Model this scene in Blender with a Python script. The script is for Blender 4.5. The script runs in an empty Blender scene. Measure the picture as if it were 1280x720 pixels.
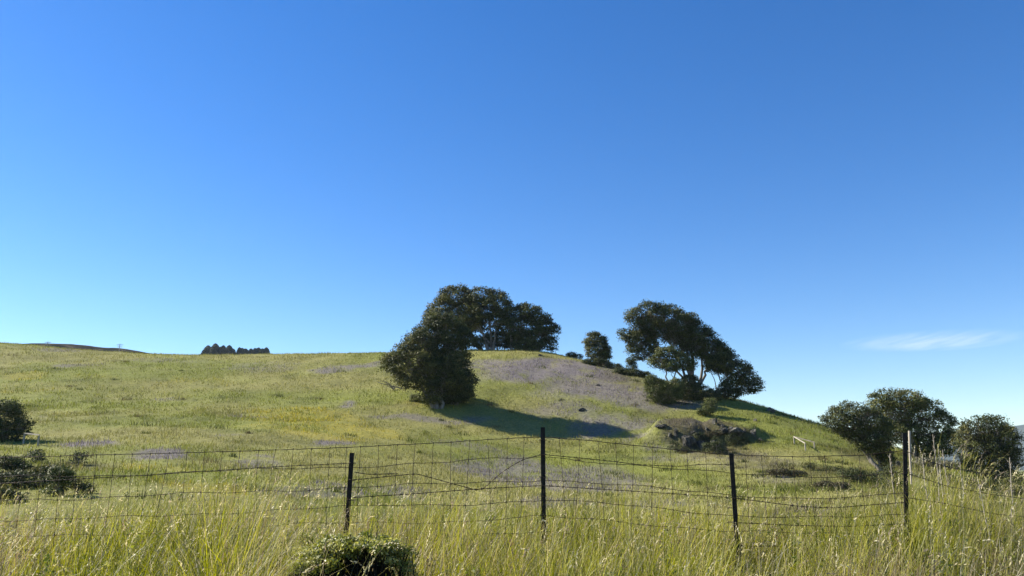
import bpy, math
import numpy as np
from mathutils import Vector

# ------------------------------------------------------------------ camera, sky, sun, exposure
scn = bpy.context.scene
F_PX = 1005.0                      # focal length in pixels of a 1280 px wide frame
HORIZON = 585.0
PITCH = math.atan((HORIZON - 360.0) / F_PX)
cam_d = bpy.data.cameras.new('camera')
cam_d.sensor_width = 36.0
cam_d.lens = 36.0 * F_PX / 1280.0
cam_d.clip_start = 0.05
cam_d.clip_end = 60000.0
cam = bpy.data.objects.new('camera', cam_d)
scn.collection.objects.link(cam)
cam.location = (0, 0, 0)
cam.rotation_euler = (math.pi / 2 + PITCH, 0, 0)
scn.camera = cam

SUN_AZ = math.radians(-71.0)       # clockwise from +Y (negative = left of the view)
SUN_EL = math.radians(34.0)
world = bpy.data.worlds.new('World')
scn.world = world
world.use_nodes = True
wn = world.node_tree
sky = wn.nodes.new('ShaderNodeTexSky')
sky.sky_type = 'NISHITA'
sky.sun_disc = False
sky.sun_elevation = SUN_EL
sky.sun_rotation = SUN_AZ
sky.altitude = 300.0
sky.air_density = 1.0
sky.dust_density = 0.1
sky.ozone_density = 3.0
bg = wn.nodes['Background']
bg.inputs['Strength'].default_value = 0.073
sat = wn.nodes.new('ShaderNodeHueSaturation')
sat.inputs['Saturation'].default_value = 1.34
sat.inputs['Hue'].default_value = 0.510
wn.links.new(sky.outputs['Color'], sat.inputs['Color'])
wn.links.new(sat.outputs['Color'], bg.inputs['Color'])

sun_d = bpy.data.lights.new('sun', 'SUN')
sun_d.energy = 5.0
sun_d.angle = math.radians(0.55)
sun_d.color = (1.0, 0.93, 0.80)
sun = bpy.data.objects.new('sun', sun_d)
scn.collection.objects.link(sun)
sdir = Vector((math.sin(SUN_AZ) * math.cos(SUN_EL), math.cos(SUN_AZ) * math.cos(SUN_EL), math.sin(SUN_EL)))
sun.rotation_euler = sdir.to_track_quat('Z', 'Y').to_euler()

scn.view_settings.view_transform = 'Standard'
scn.view_settings.look = 'None'
scn.view_settings.exposure = 1.32
scn.view_settings.gamma = 1.0
scn.render.film_transparent = False
try:
    scn.cycles.max_bounces = 7
    scn.cycles.diffuse_bounces = 3
    scn.cycles.transmission_bounces = 4
    scn.cycles.transparent_max_bounces = 8
    scn.cycles.volume_bounces = 1
    scn.cycles.use_denoising = True
    scn.cycles.volume_max_steps = 128
except Exception:
    pass

rng = np.random.default_rng(7)
col = scn.collection

# ------------------------------------------------------------------ small tools
def at(px, py, Y):
    """World point seen at pixel (px, py) of the 1280x720 photograph, at depth Y."""
    u = (px - 640.0) / F_PX
    v = (360.0 - py) / F_PX
    dy = math.cos(PITCH) - v * math.sin(PITCH)
    dz = math.sin(PITCH) + v * math.cos(PITCH)
    s = Y / dy
    return np.array((u * s, Y, dz * s))

def project(P):
    P = np.atleast_2d(P)
    dep = P[:, 1] * math.cos(PITCH) + P[:, 2] * math.sin(PITCH)
    up = -P[:, 1] * math.sin(PITCH) + P[:, 2] * math.cos(PITCH)
    return 640 + F_PX * P[:, 0] / dep, 360 - F_PX * up / dep

def new_mesh(name, verts, faces_idx, face_size, mats, attrs=None, smooth=False, mat_index=None):
    """verts (N,3); faces_idx flat int array; face_size int or array of loop totals."""
    me = bpy.data.meshes.new(name)
    verts = np.asarray(verts, np.float32)
    faces_idx = np.asarray(faces_idx, np.int32).ravel()
    if np.isscalar(face_size):
        nf = len(faces_idx) // face_size
        tot = np.full(nf, face_size, np.int32)
    else:
        tot = np.asarray(face_size, np.int32)
        nf = len(tot)
    me.vertices.add(len(verts))
    me.vertices.foreach_set('co', verts.ravel())
    me.loops.add(len(faces_idx))
    me.loops.foreach_set('vertex_index', faces_idx)
    me.polygons.add(nf)
    st = np.zeros(nf, np.int32)
    st[1:] = np.cumsum(tot)[:-1]
    me.polygons.foreach_set('loop_start', st)
    me.polygons.foreach_set('loop_total', tot)
    me.polygons.foreach_set('use_smooth', np.full(nf, smooth, bool))
    if mat_index is not None:
        me.polygons.foreach_set('material_index', np.asarray(mat_index, np.int32))
    for m in (mats if isinstance(mats, (list, tuple)) else [mats]):
        me.materials.append(m)
    for k, a in (attrs or {}).items():
        a = np.asarray(a, np.float32)
        if a.ndim == 2:
            if a.shape[1] == 3:
                a = np.concatenate([a, np.ones((len(a), 1), np.float32)], 1)
            at_ = me.attributes.new(k, 'FLOAT_COLOR', 'POINT')
            at_.data.foreach_set('color', a.ravel())
        else:
            at_ = me.attributes.new(k, 'FLOAT', 'POINT')
            at_.data.foreach_set('value', a)
    me.update()
    me.validate()
    return me

def link(name, me, parent=None, loc=None):
    o = bpy.data.objects.new(name, me)
    col.objects.link(o)
    if parent is not None:
        o.parent = parent
    if loc is not None:
        o.location = loc
    return o

def tag(o, label=None, cat=None, group=None, kind=None):
    if label: o['label'] = label
    if cat: o['category'] = cat
    if group: o['group'] = group
    if kind: o['kind'] = kind
    return o

def thing(name, label, cat, loc, group=None):
    o = bpy.data.objects.new(name, None)
    o.empty_display_size = 0.3
    col.objects.link(o)
    o.location = tuple(float(c) for c in loc)
    return tag(o, label, cat, group)

def lattice(seed, n=64):
    return np.random.default_rng(seed).random((n, n)).astype(np.float64)
_LAT = {s: lattice(s) for s in range(40)}
def vnoise(x, y, seed=0):
    L = _LAT[seed % 40]
    n = L.shape[0]
    xi = np.floor(x).astype(int); yi = np.floor(y).astype(int)
    fx = x - xi; fy = y - yi
    fx = fx * fx * (3 - 2 * fx); fy = fy * fy * (3 - 2 * fy)
    a = L[xi % n, yi % n]; b = L[(xi + 1) % n, yi % n]
    c = L[xi % n, (yi + 1) % n]; d = L[(xi + 1) % n, (yi + 1) % n]
    return (a * (1 - fx) + b * fx) * (1 - fy) + (c * (1 - fx) + d * fx) * fy
def fbm(x, y, seed=0, octv=4):
    s = 0.0; a = 0.5; t = 0.0
    for i in range(octv):
        s = s + a * vnoise(x * 2 ** i + 17.3 * i, y * 2 ** i - 9.1 * i, seed + i)
        t += a; a *= 0.5
    return s / t
def sstep(a, b, x):
    t = np.clip((x - a) / (b - a), 0, 1)
    return t * t * (3 - 2 * t)

# ------------------------------------------------------------------ terrain height
cols_ = {
    -260: [(640, 24), (600, 33), (545, 52), (480, 78), (415, 112)],
    -100: [(645, 22), (602, 32), (550, 50), (490, 75), (421, 112)],
    0:    [(645, 22), (602, 32), (560, 47), (500, 74), (428, 114)],
    160:  [(645, 22), (602, 32), (548, 52), (492, 80), (442, 120)],
    340:  [(643, 25), (602, 36), (542, 58), (484, 87), (447, 124)],
    480:  [(642, 28), (598, 44), (533, 69), (480, 90), (441, 118)],
    565:  [(642, 30), (600, 47), (546, 67.5), (504, 79), (439, 112)],
    640:  [(642, 32), (602, 50), (552, 69), (500, 82), (438, 111)],
    700:  [(642, 33), (602, 52), (552, 71), (500, 83), (443.5, 109)],
    760:  [(642, 34), (602, 53), (552, 71), (504, 82), (457, 101)],
    830:  [(645, 34), (602, 53), (555, 70), (515, 79), (476, 93)],
    900:  [(648, 32), (604, 51), (563, 66), (530, 75), (492, 89)],
    960:  [(652, 30), (606, 48), (570, 62), (542, 72), (510, 85)],
    1040: [(655, 27), (612, 43), (585, 56), (562, 68), (536, 80)],
    1110: [(655, 24), (620, 38), (597, 52), (580, 65), (556, 80)],
    1200: [(650, 21), (628, 36), (612, 50), (600, 62), (584, 78)],
    1290: [(648, 20), (634, 34), (624, 48), (614, 60), (604, 76)],
    1450: [(650, 20), (640, 34), (634, 48), (630, 60), (622, 76)],
}
ctrl = []
for px, lst in cols_.items():
    for k, (py, Y) in enumerate(lst):
        ctrl.append(at(px, py, Y))
    c = at(px, lst[-1][0], lst[-1][1])
    fall = 0.9 if px < 900 else 2.2
    ctrl.append(np.array((c[0] * 1.2, c[1] * 1.22, c[2] - fall)))
    ctrl.append(np.array((c[0] * 1.8, c[1] * 1.8, c[2] - 7 - fall)))
for x in (-60, -30, -14, -7, 0, 7, 14, 30, 60):
    e = 0.0
    for Y, z in ((-40, -1.9), (-8, -1.62), (0, -1.5), (4, -1.15), (7, -0.87), (10, -0.93), (15, -1.3)):
        if abs(x) > 20 and Y > 8: continue
        ctrl.append(np.array((x, Y, z + e)))
ctrl = np.array(ctrl)
_S = 30.0
def _U(r2):
    return r2 * np.log(r2 + 1e-9) * 0.5
def _fit(C):
    n = len(C)
    xy = C[:, :2] / _S
    d2 = ((xy[:, None] - xy[None]) ** 2).sum(-1)
    K = _U(d2) + np.eye(n) * 0.004
    Pm = np.concatenate([np.ones((n, 1)), xy], 1)
    A = np.zeros((n + 3, n + 3)); A[:n, :n] = K; A[:n, n:] = Pm; A[n:, :n] = Pm.T
    b = np.zeros(n + 3); b[:n] = C[:, 2]
    return np.linalg.solve(A, b)
_W = _fit(ctrl)
def rbf(x, y):
    x = np.asarray(x, float); y = np.asarray(y, float)
    shp = x.shape
    xf = x.ravel() / _S; yf = y.ravel() / _S
    out = np.empty(len(xf)); cx = ctrl[:, 0] / _S; cy = ctrl[:, 1] / _S
    for s in range(0, len(xf), 20000):
        e = s + 20000
        d2 = (xf[s:e, None] - cx) ** 2 + (yf[s:e, None] - cy) ** 2
        out[s:e] = _U(d2) @ _W[:-3] + _W[-3] + _W[-2] * xf[s:e] + _W[-1] * yf[s:e]
    return out.reshape(shp)
MOUNDS = [(14.8, 72.0, 3.6, 2.6, 1.3), (19.6, 71.2, 3.0, 2.2, 1.0), (16.6, 68.0, 3.4, 2.0, -.6)]
def ground_z(x, y):
    x = np.asarray(x, float); y = np.asarray(y, float)
    r = np.hypot(x, y)
    z = rbf(x, y)
    z = np.clip(z, -14, 40)
    t = sstep(150, 300, r)
    back = sstep(-10, -60, y)
    t = np.maximum(t, back)
    z = z * (1 - t) + (-3.0 - 6 * sstep(200, 900, r)) * t
    rough = sstep(16, 40, y) * (1 - sstep(200, 300, r))
    z = z + rough * ((fbm(x / 9.0, y / 9.0, 3) - 0.5) * 0.55 + (fbm(x / 2.3, y / 2.3, 8, 3) - 0.5) * 0.22)
    z = z + (fbm(x / 1.1, y / 1.1, 12, 2) - 0.5) * 0.06
    for cx, cy, rx, ry, am in MOUNDS:
        d = np.hypot((x - cx) / rx, (y - cy) / ry)
        d = d + (fbm(x / 1.5, y / 1.5, 14, 3) - .5) * .5
        z = z + am * (1 - sstep(.45, 1.1, d))
    return z
def gz(x, y):
    return float(ground_z(np.array([x]), np.array([y]))[0])
def spot(px, Y):
    """point on the ground in image column px at depth Y"""
    x = (px - 640.0) / F_PX * Y / math.cos(PITCH)
    for _ in range(6):
        z = gz(x, Y)
        x = (px - 640.0) / F_PX * (Y * math.cos(PITCH) + z * math.sin(PITCH))
    return np.array((x, Y, gz(x, Y)))
def hit(px, py, lo=12.0, hi=150.0):
    """first ground point seen at a pixel"""
    Ys = np.arange(lo, hi, 0.5)
    P = np.array([at(px, py, Y) for Y in Ys])
    g = ground_z(P[:, 0], P[:, 1])
    k = np.where(P[:, 2] < g)[0]
    if len(k) == 0: return spot(px, 110.0)
    P0 = P[k[0]]
    return np.array((P0[0], P0[1], gz(P0[0], P0[1])))

# flower and colour patches of the meadow: given where they grow, as ground ellipses (px, py, rx, ry, weight)
LUP = [(690, 462, 110, 18, 1.0), (620, 456, 40, 10, .9), (760, 490, 90, 18, .9), (820, 505, 70, 14, .8), (760, 535, 60, 12, .8), (840, 535, 60, 12, .7),
       (700, 520, 60, 14, .6), (870, 570, 70, 14, .5), (640, 590, 60, 18, .75), (720, 600, 80, 16, .7), (590, 560, 40, 8, .4),
       (118, 556, 26, 7, 1.0), (200, 568, 34, 10, .9), (330, 575, 30, 7, .6), (405, 557, 22, 5, .9), (390, 610, 50, 10, .6), (480, 615, 40, 8, .5),
       (440, 462, 50, 4, .8), (480, 455, 30, 3, .8), (540, 525, 70, 3, .7), (420, 508, 16, 3, .8), (320, 522, 16, 3, .7), (60, 437, 26, 2.5, .5), (95, 456, 26, 2.5, .5), (205, 500, 20, 2.5, .5),
       (60, 520, 14, 3, .4), (270, 545, 22, 3, .4), (320, 460, 60, 4, .35), (200, 452, 60, 3, .3), (950, 580, 60, 8, .4), (980, 600, 50, 8, .4), (1010, 640, 40, 8, .3), (700, 630, 60, 6, .6), (820, 630, 60, 6, .5)]
YEL = [(380, 520, 60, 10, .9), (440, 538, 70, 10, 1.0), (400, 545, 60, 6, 1.0), (350, 535, 50, 8, .7), (20, 473, 34, 3, .7), (45, 485, 34, 3, .5), (175, 590, 60, 6, .6),
       (510, 505, 30, 5, .5), (560, 515, 30, 4, .5), (230, 610, 60, 10, .8), (120, 470, 60, 3, .3), (240, 480, 60, 3, .3)]
def patches(lst, lo=14.0):
    out = []
    for px, py, rx, ry, w in lst:
        c = hit(px, py, lo)
        e = hit(px, py - ry, lo); f = hit(px, py + ry, lo)
        out.append((c[0], c[1], rx / F_PX * c[1], max(1.0, (e[1] - f[1]) / 2), w))
    return out
BRN = [(868, 543, 44, 20, 1.0), (918, 548, 40, 14, 1.0), (895, 568, 40, 10, .7), (1050, 590, 46, 9, .8), (1000, 585, 40, 7, .5), (1180, 600, 50, 12, .6), (60, 590, 70, 14, .7), (800, 470, 60, 5, .6), (1010, 610, 40, 6, .4), (640, 556, 20, 3, .4), (545, 505, 50, 8, .4), (945, 578, 60, 9, .6), (1075, 572, 36, 12, .6), (1110, 612, 60, 16, .6), (830, 520, 40, 6, .5), (800, 560, 50, 6, .4), (1000, 560, 30, 5, .3), (740, 478, 50, 6, .25)]
BRNW = patches(BRN); LUPW = patches(LUP); YELW = patches(YEL)
def field(x, y, P, seed, s):
    m = np.zeros_like(x, dtype=float)
    jx = (fbm(x / 6, y / 6, seed + 3, 3) - .5) * 5; jy = (fbm(x / 6, y / 6, seed + 7, 3) - .5) * 8
    for cx, cy, rx, ry, w in P:
        d = np.hypot((x + jx - cx) / rx, (y + jy - cy) / ry)
        m = np.maximum(m, w * (1 - sstep(0.55, 1.25, d)))
    n = .62 * fbm(x / s, y / s * 0.7, seed, 4) + .38 * vnoise(x / .45, y / .7, seed + 9)
    return np.clip(m * sstep(0.24, 0.72, n + 0.20 * m), 0, 1)
def lup(x, y): return field(x, y, LUPW, 5, 1.6)
def yel(x, y): return field(x, y, YELW, 11, 1.4)

def meadow_color(x, y, pick=None):
    """base colour of the plants growing at a place (n,3)"""
    g1 = np.array((0.182, 0.198, 0.044)); g2 = np.array((0.245, 0.232, 0.078)); dg = np.array((0.072, 0.086, 0.026))
    n = fbm(x / 9, y / 9, 21, 5)[:, None]; n2 = fbm(x / 2.6, y / 2.2, 25, 4)[:, None]; n3 = fbm(x / 3.5, y / 5, 28, 3)[:, None]
    c = g1 * (1 - sstep(.3, .7, n)) + g2 * sstep(.3, .7, n)
    k = sstep(.54, .78, n2) * .38
    c = c * (1 - k) + dg * k
    c = c * (.82 + .36 * n3)
    L = lup(x, y)[:, None] * 0.9; Yw = yel(x, y)[:, None]
    if pick is not None:                     # single plants are either in flower or not
        L = (pick[:, None] < L * 1.05) * 1.0; Yw = ((1 - pick)[:, None] < Yw * .75) * 1.6
    c = c * (1 - L) + np.array((0.172, 0.150, 0.160)) * L
    c = c * (1 - Yw * .6) + np.array((0.33, 0.28, 0.05)) * Yw * .6
    Bn = field(x, y, BRNW, 17, 1.2)[:, None] * .8
    c = c * (1 - Bn) + np.array((.070, .058, .034)) * Bn
    return c

# ------------------------------------------------------------------ materials
def mat(name, rough=0.8, spec=0.3):
    m = bpy.data.materials.new(name)
    m.use_nodes = True
    nt = m.node_tree
    b = nt.nodes['Principled BSDF']
    b.inputs['Roughness'].default_value = rough
    b.inputs['Specular IOR Level'].default_value = spec
    return m, nt, b
def N(nt, t, **kw):
    n = nt.nodes.new(t)
    for k, v in kw.items(): setattr(n, k, v)
    return n
def noise(nt, scale, detail=4, rough=.55, coord='Object', sc=None):
    tc = N(nt, 'ShaderNodeTexCoord'); nz = N(nt, 'ShaderNodeTexNoise')
    nz.inputs['Scale'].default_value = scale; nz.inputs['Detail'].default_value = detail; nz.inputs['Roughness'].default_value = rough
    if sc:
        mp = N(nt, 'ShaderNodeMapping'); mp.inputs['Scale'].default_value = sc
        nt.links.new(tc.outputs[coord], mp.inputs['Vector']); nt.links.new(mp.outputs['Vector'], nz.inputs['Vector'])
    else:
        nt.links.new(tc.outputs[coord], nz.inputs['Vector'])
    return nz
def ramp(nt, src, stops):
    r = N(nt, 'ShaderNodeValToRGB'); e = r.color_ramp.elements
    while len(e) < len(stops): e.new(0.5)
    for k, (p, c) in enumerate(stops):
        e[k].position = p; e[k].color = (*c, 1) if len(c) == 3 else c
    nt.links.new(src, r.inputs['Fac'])
    return r
def bump(nt, b, src, strength, dist):
    bp = N(nt, 'ShaderNodeBump'); bp.inputs['Strength'].default_value = strength; bp.inputs['Distance'].default_value = dist
    nt.links.new(src, bp.inputs['Height']); nt.links.new(bp.outputs['Normal'], b.inputs['Normal'])

def attr_leaf(name, trans=0.35, rough=0.55, spec=0.25, bright=1.0):
    m, nt, b = mat(name, rough, spec)
    a = N(nt, 'ShaderNodeAttribute', attribute_name='tint')
    nt.links.new(a.outputs['Color'], b.inputs['Base Color'])
    tr = N(nt, 'ShaderNodeBsdfTranslucent')
    hs = N(nt, 'ShaderNodeHueSaturation'); hs.inputs['Saturation'].default_value = 1.15; hs.inputs['Value'].default_value = bright
    nt.links.new(a.outputs['Color'], hs.inputs['Color']); nt.links.new(hs.outputs['Color'], tr.inputs['Color'])
    mx = N(nt, 'ShaderNodeMixShader'); mx.inputs['Fac'].default_value = trans
    nt.links.new(b.outputs['BSDF'], mx.inputs[1]); nt.links.new(tr.outputs['BSDF'], mx.inputs[2])
    nt.links.new(mx.outputs['Shader'], nt.nodes['Material Output'].inputs['Surface'])
    return m
M_grass = attr_leaf('grass_blades', 0.46, 0.5, 0.35, 1.2)
M_meadow = attr_leaf('meadow_plants', 0.35, 0.7, 0.15, 1.1)
M_leaf = attr_leaf('tree_leaves', 0.12, 0.6, 0.15, 1.2)
M_leafb = attr_leaf('shrub_leaves', 0.35, 0.45, 0.4, 1.3)

M_ground, nt, b = mat('meadow_ground', 0.95, 0.1)
a = N(nt, 'ShaderNodeAttribute', attribute_name='tint')
nz = noise(nt, 3.0, 8, .7); r = ramp(nt, nz.outputs['Fac'], [(.25, (.55, .55, .5)), (.5, (.9, .9, .9)), (.75, (1.35, 1.3, 1.2))])
mx = N(nt, 'ShaderNodeMix', data_type='RGBA', blend_type='MULTIPLY'); mx.inputs['Factor'].default_value = 1.0
nt.links.new(a.outputs['Color'], mx.inputs[6]); nt.links.new(r.outputs['Color'], mx.inputs[7])
nt.links.new(mx.outputs[2], b.inputs['Base Color'])
bump(nt, b, nz.outputs['Fac'], 0.8, 0.25)

def flat_mat(name, stops, scale, rough=.85, bstr=.4, bdist=.02, spec=.2, sc=None, metal=0.0):
    m, nt, b = mat(name, rough, spec)
    nz = noise(nt, scale, 6, .6, sc=sc)
    r = ramp(nt, nz.outputs['Fac'], stops)
    nt.links.new(r.outputs['Color'], b.inputs['Base Color'])
    b.inputs['Metallic'].default_value = metal
    if bstr: bump(nt, b, nz.outputs['Fac'], bstr, bdist)
    return m
M_bark = flat_mat('grey_bark', [(.3, (.10, .085, .07)), (.55, (.20, .18, .155)), (.75, (.30, .28, .25))], 5, bdist=.04, sc=(1, 1, .3))
M_shade_twig = flat_mat('shade_dark_twigs', [(.3, (.010, .009, .006)), (.7, (.028, .024, .016))], 20, bstr=0)  # twigs coloured near black to paint in the shade under the front bush
M_rock = flat_mat('lichened_rock', [(.35, (.025, .025, .022)), (.52, (.07, .066, .055)), (.7, (.19, .18, .155))], 2.2, bdist=.12, bstr=.9)
M_post = flat_mat('dark_steel', [(.3, (.012, .011, .010)), (.6, (.03, .026, .024)), (.8, (.07, .04, .03))], 30, .55, bdist=.002, metal=.4)
M_wire = flat_mat('rusty_wire', [(.3, (.020, .016, .014)), (.6, (.06, .042, .03)), (.8, (.10, .065, .045))], 25, .6, bstr=0, metal=.3)
M_wood = flat_mat('weathered_wood', [(.3, (.20, .17, .13)), (.6, (.38, .34, .28)), (.8, (.5, .46, .4))], 6, bdist=.01, sc=(1, 1, .2))
M_pale = flat_mat('sunbleached_wood', [(.3, (.25, .225, .18)), (.6, (.36, .33, .27)), (.8, (.45, .42, .35))], 6, bdist=.01)
M_hill = flat_mat('chaparral_hillside', [(.35, (.012, .014, .010)), (.5, (.036, .032, .022)), (.68, (.09, .072, .048))], .08, bdist=3, bstr=.6, spec=0)
M_mount = flat_mat('forested_mountain', [(.3, (.012, .02, .014)), (.6, (.03, .038, .024)), (.8, (.05, .055, .035))], .006, bdist=30, bstr=.6)

# ------------------------------------------------------------------ ground sheet
def build_ground():
    az = np.concatenate([np.arange(-40, 40.01, 0.22), np.arange(43, 320, 4.0)])
    az = np.radians(az)
    rr = np.concatenate([np.arange(0.6, 16, 0.4), np.arange(16, 150, 0.55), 150 * 1.09 ** np.arange(0, 56)])
    A, R = np.meshgrid(az, rr, indexing='ij')
    X = (R * np.sin(A)).ravel(); Y = (R * np.cos(A)).ravel()
    Z = ground_z(X, Y)
    na, nr = len(az), len(rr)
    V = np.stack([X, Y, Z], 1)
    i = np.arange(na)[:, None]; j = np.arange(nr - 1)[None]
    i2 = (i + 1) % na
    q = np.stack([i * nr + j, i * nr + j + 1, i2 * nr + j + 1, i2 * nr + j], -1)
    # az grows clockwise seen from above -> this winding faces up
    q = q.reshape(-1, 4)[:, ::-1]
    V = np.concatenate([V, [[0, 0, gz(0, 0)]]])
    tri = np.stack([(np.arange(na)) * nr, ((np.arange(na) + 1) % na) * nr, np.full(na, na * nr)], 1)
    fi = np.concatenate([q.ravel(), tri[:, ::-1].ravel()])
    fs = np.concatenate([np.full(len(q), 4), np.full(na, 3)])
    c = meadow_color(V[:, 0], V[:, 1])
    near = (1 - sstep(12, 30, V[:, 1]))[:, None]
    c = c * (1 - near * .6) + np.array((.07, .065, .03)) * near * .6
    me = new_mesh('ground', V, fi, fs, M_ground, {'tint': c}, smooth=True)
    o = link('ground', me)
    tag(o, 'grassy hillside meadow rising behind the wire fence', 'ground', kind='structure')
build_ground()

# ------------------------------------------------------------------ distant hills
def far_hill(name, prof, depth, label, m, seed, rough, step):
    """prof: list of (px, crest py, Y); a ridge with a front and a back slope"""
    P = np.array([at(*p) for p in prof])
    tt = np.linspace(0, len(P) - 1, max(2, int(np.abs(P[-1, 0] - P[0, 0]) / step)))
    cx = np.interp(tt, range(len(P)), P[:, 0]); cy = np.interp(tt, range(len(P)), P[:, 1]); cz = np.interp(tt, range(len(P)), P[:, 2])
    cz = cz + (fbm(cx / rough[1], cy * 0 + 3, seed, 5) - .5) * rough[0]
    ks = np.linspace(-1, 1, 41)
    n, k = len(tt), len(ks)
    prof_z = np.cos(ks * math.pi / 2) ** 0.9
    X = cx[:, None] + 0 * ks; Y = cy[:, None] + ks * depth
    Z = -20 + (cz[:, None] + 20) * prof_z + (fbm(X / (rough[1] * 1.3), Y / rough[1], seed + 4, 5) - .5) * rough[0] * 1.4 * (np.abs(ks) > .02)
    V = np.stack([X, Y, Z], -1).reshape(-1, 3)
    i = np.arange(n - 1)[:, None]; j = np.arange(k - 1)[None]
    q = np.stack([i * k + j, (i + 1) * k + j, (i + 1) * k + j + 1, i * k + j + 1], -1).reshape(-1, 4)
    o = link(name, new_mesh(name, V, q.ravel(), 4, m, smooth=True))
    return tag(o, label, 'hill', kind='structure')
far_hill('hills', [(-500, 470, 640), (-200, 450, 640), (-40, 437, 640), (60, 432, 640), (130, 436, 640), (200, 443, 640), (240, 448, 700), (300, 448.5, 760), (345, 450, 780), (420, 456, 800), (560, 475, 820), (760, 520, 850)],
         220, 'brown scrubby ridge showing above the meadow crest', M_hill, 2, (5.0, 40), 6)
far_hill('mountains', [(1020, 590, 4300), (1120, 574, 4300), (1190, 562, 4300), (1235, 546, 4250), (1262, 535, 4200), (1290, 532, 4200), (1350, 520, 4300), (1500, 500, 4300), (1800, 520, 4500)],
         1200, 'hazy blue mountain at the right behind the rounded tree', M_mount, 9, (40, 300), 40)

# ------------------------------------------------------------------ grass blades
def blades(root, h, w, az, lean, curl, colr, levels=4, tipc=None, face=None):
    """ribbons. root (n,3) h,w,az,lean,curl (n,), colr (n,3)"""
    n = len(h)
    t = np.linspace(0, 1, levels + 1)
    ang = lean[:, None] + curl[:, None] * t[None] ** 1.5
    seg = h[:, None] / levels
    dx = np.sin(ang) * seg; dz = np.cos(ang) * seg
    hx = np.concatenate([np.zeros((n, 1)), np.cumsum(dx[:, :-1], 1)], 1)
    hz = np.concatenate([np.zeros((n, 1)), np.cumsum(dz[:, :-1], 1)], 1)
    ca, sa = np.cos(az)[:, None], np.sin(az)[:, None]
    cx = root[:, 0:1] + hx * ca; cy = root[:, 1:2] + hx * sa; cz = root[:, 2:3] + hz
    fa = az + math.pi / 2 if face is None else face
    wx, wy = np.cos(fa)[:, None], np.sin(fa)[:, None]
    ww = w[:, None] * 0.5 * (1 - t ** 2 * 0.9)[None]
    A = np.stack([cx - wx * ww, cy - wy * ww, cz], -1); B = np.stack([cx + wx * ww, cy + wy * ww, cz], -1)
    V = np.stack([A, B], 2).reshape(n, -1, 3)          # n, (levels+1)*2, 3
    nv = (levels + 1) * 2
    f = np.array([[2 * k, 2 * k + 1, 2 * k + 3, 2 * k + 2] for k in range(levels)]).ravel()
    F = (np.arange(n)[:, None] * nv + f[None]).ravel()
    tip = colr if tipc is None else tipc
    C = (colr[:, None] * (1 - t[None, :, None]) + tip[:, None] * t[None, :, None])
    C = np.repeat(C, 2, axis=1).reshape(-1, 3)
    tipP = np.stack([cx[:, -1], cy[:, -1], cz[:, -1]], 1)
    return V.reshape(-1, 3), F, C, tipP, ang[:, -1]
def quads(cen, size, asp, nrm_bias, colr, r, dirv=None, shape='diamond'):
    """leaf faces: (n,3) centres; pointing along dirv or at random"""
    n = len(cen)
    d = r.normal(size=(n, 3)) if dirv is None else dirv + r.normal(size=(n, 3)) * .35
    d /= np.linalg.norm(d, axis=1)[:, None] + 1e-9
    m = r.normal(size=(n, 3)) + nrm_bias
    s = np.cross(d, m); s /= np.linalg.norm(s, axis=1)[:, None] + 1e-9
    L = size[:, None] * .5; Wd = L * asp
    V = np.stack([cen - d * L, cen + s * Wd - d * L * .1, cen + d * L, cen - s * Wd - d * L * .1], 1).reshape(-1, 3)
    return V, np.arange(n * 4), np.repeat(colr, 4, axis=0)
class Bag:
    def __init__(s): s.V = []; s.F = []; s.C = []; s.n = 0
    def add(s, V, F, C):
        s.V.append(V); s.F.append(F + s.n); s.C.append(C); s.n += len(V)
    def mesh(s, name, m, smooth=False):
        return new_mesh(name, np.concatenate(s.V), np.concatenate(s.F), 4, m, {'tint': np.concatenate(s.C)}, smooth)

def mixc(cols, idx): return np.array(cols)[idx]
GR = [(0.175, 0.190, 0.018), (0.255, 0.258, 0.034), (0.070, 0.082, 0.010), (0.34, 0.325, 0.070), (0.31, 0.275, 0.125), (0.38, 0.34, 0.20), (0.20, 0.16, 0.10), (0.135, 0.115, 0.08)]

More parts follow.
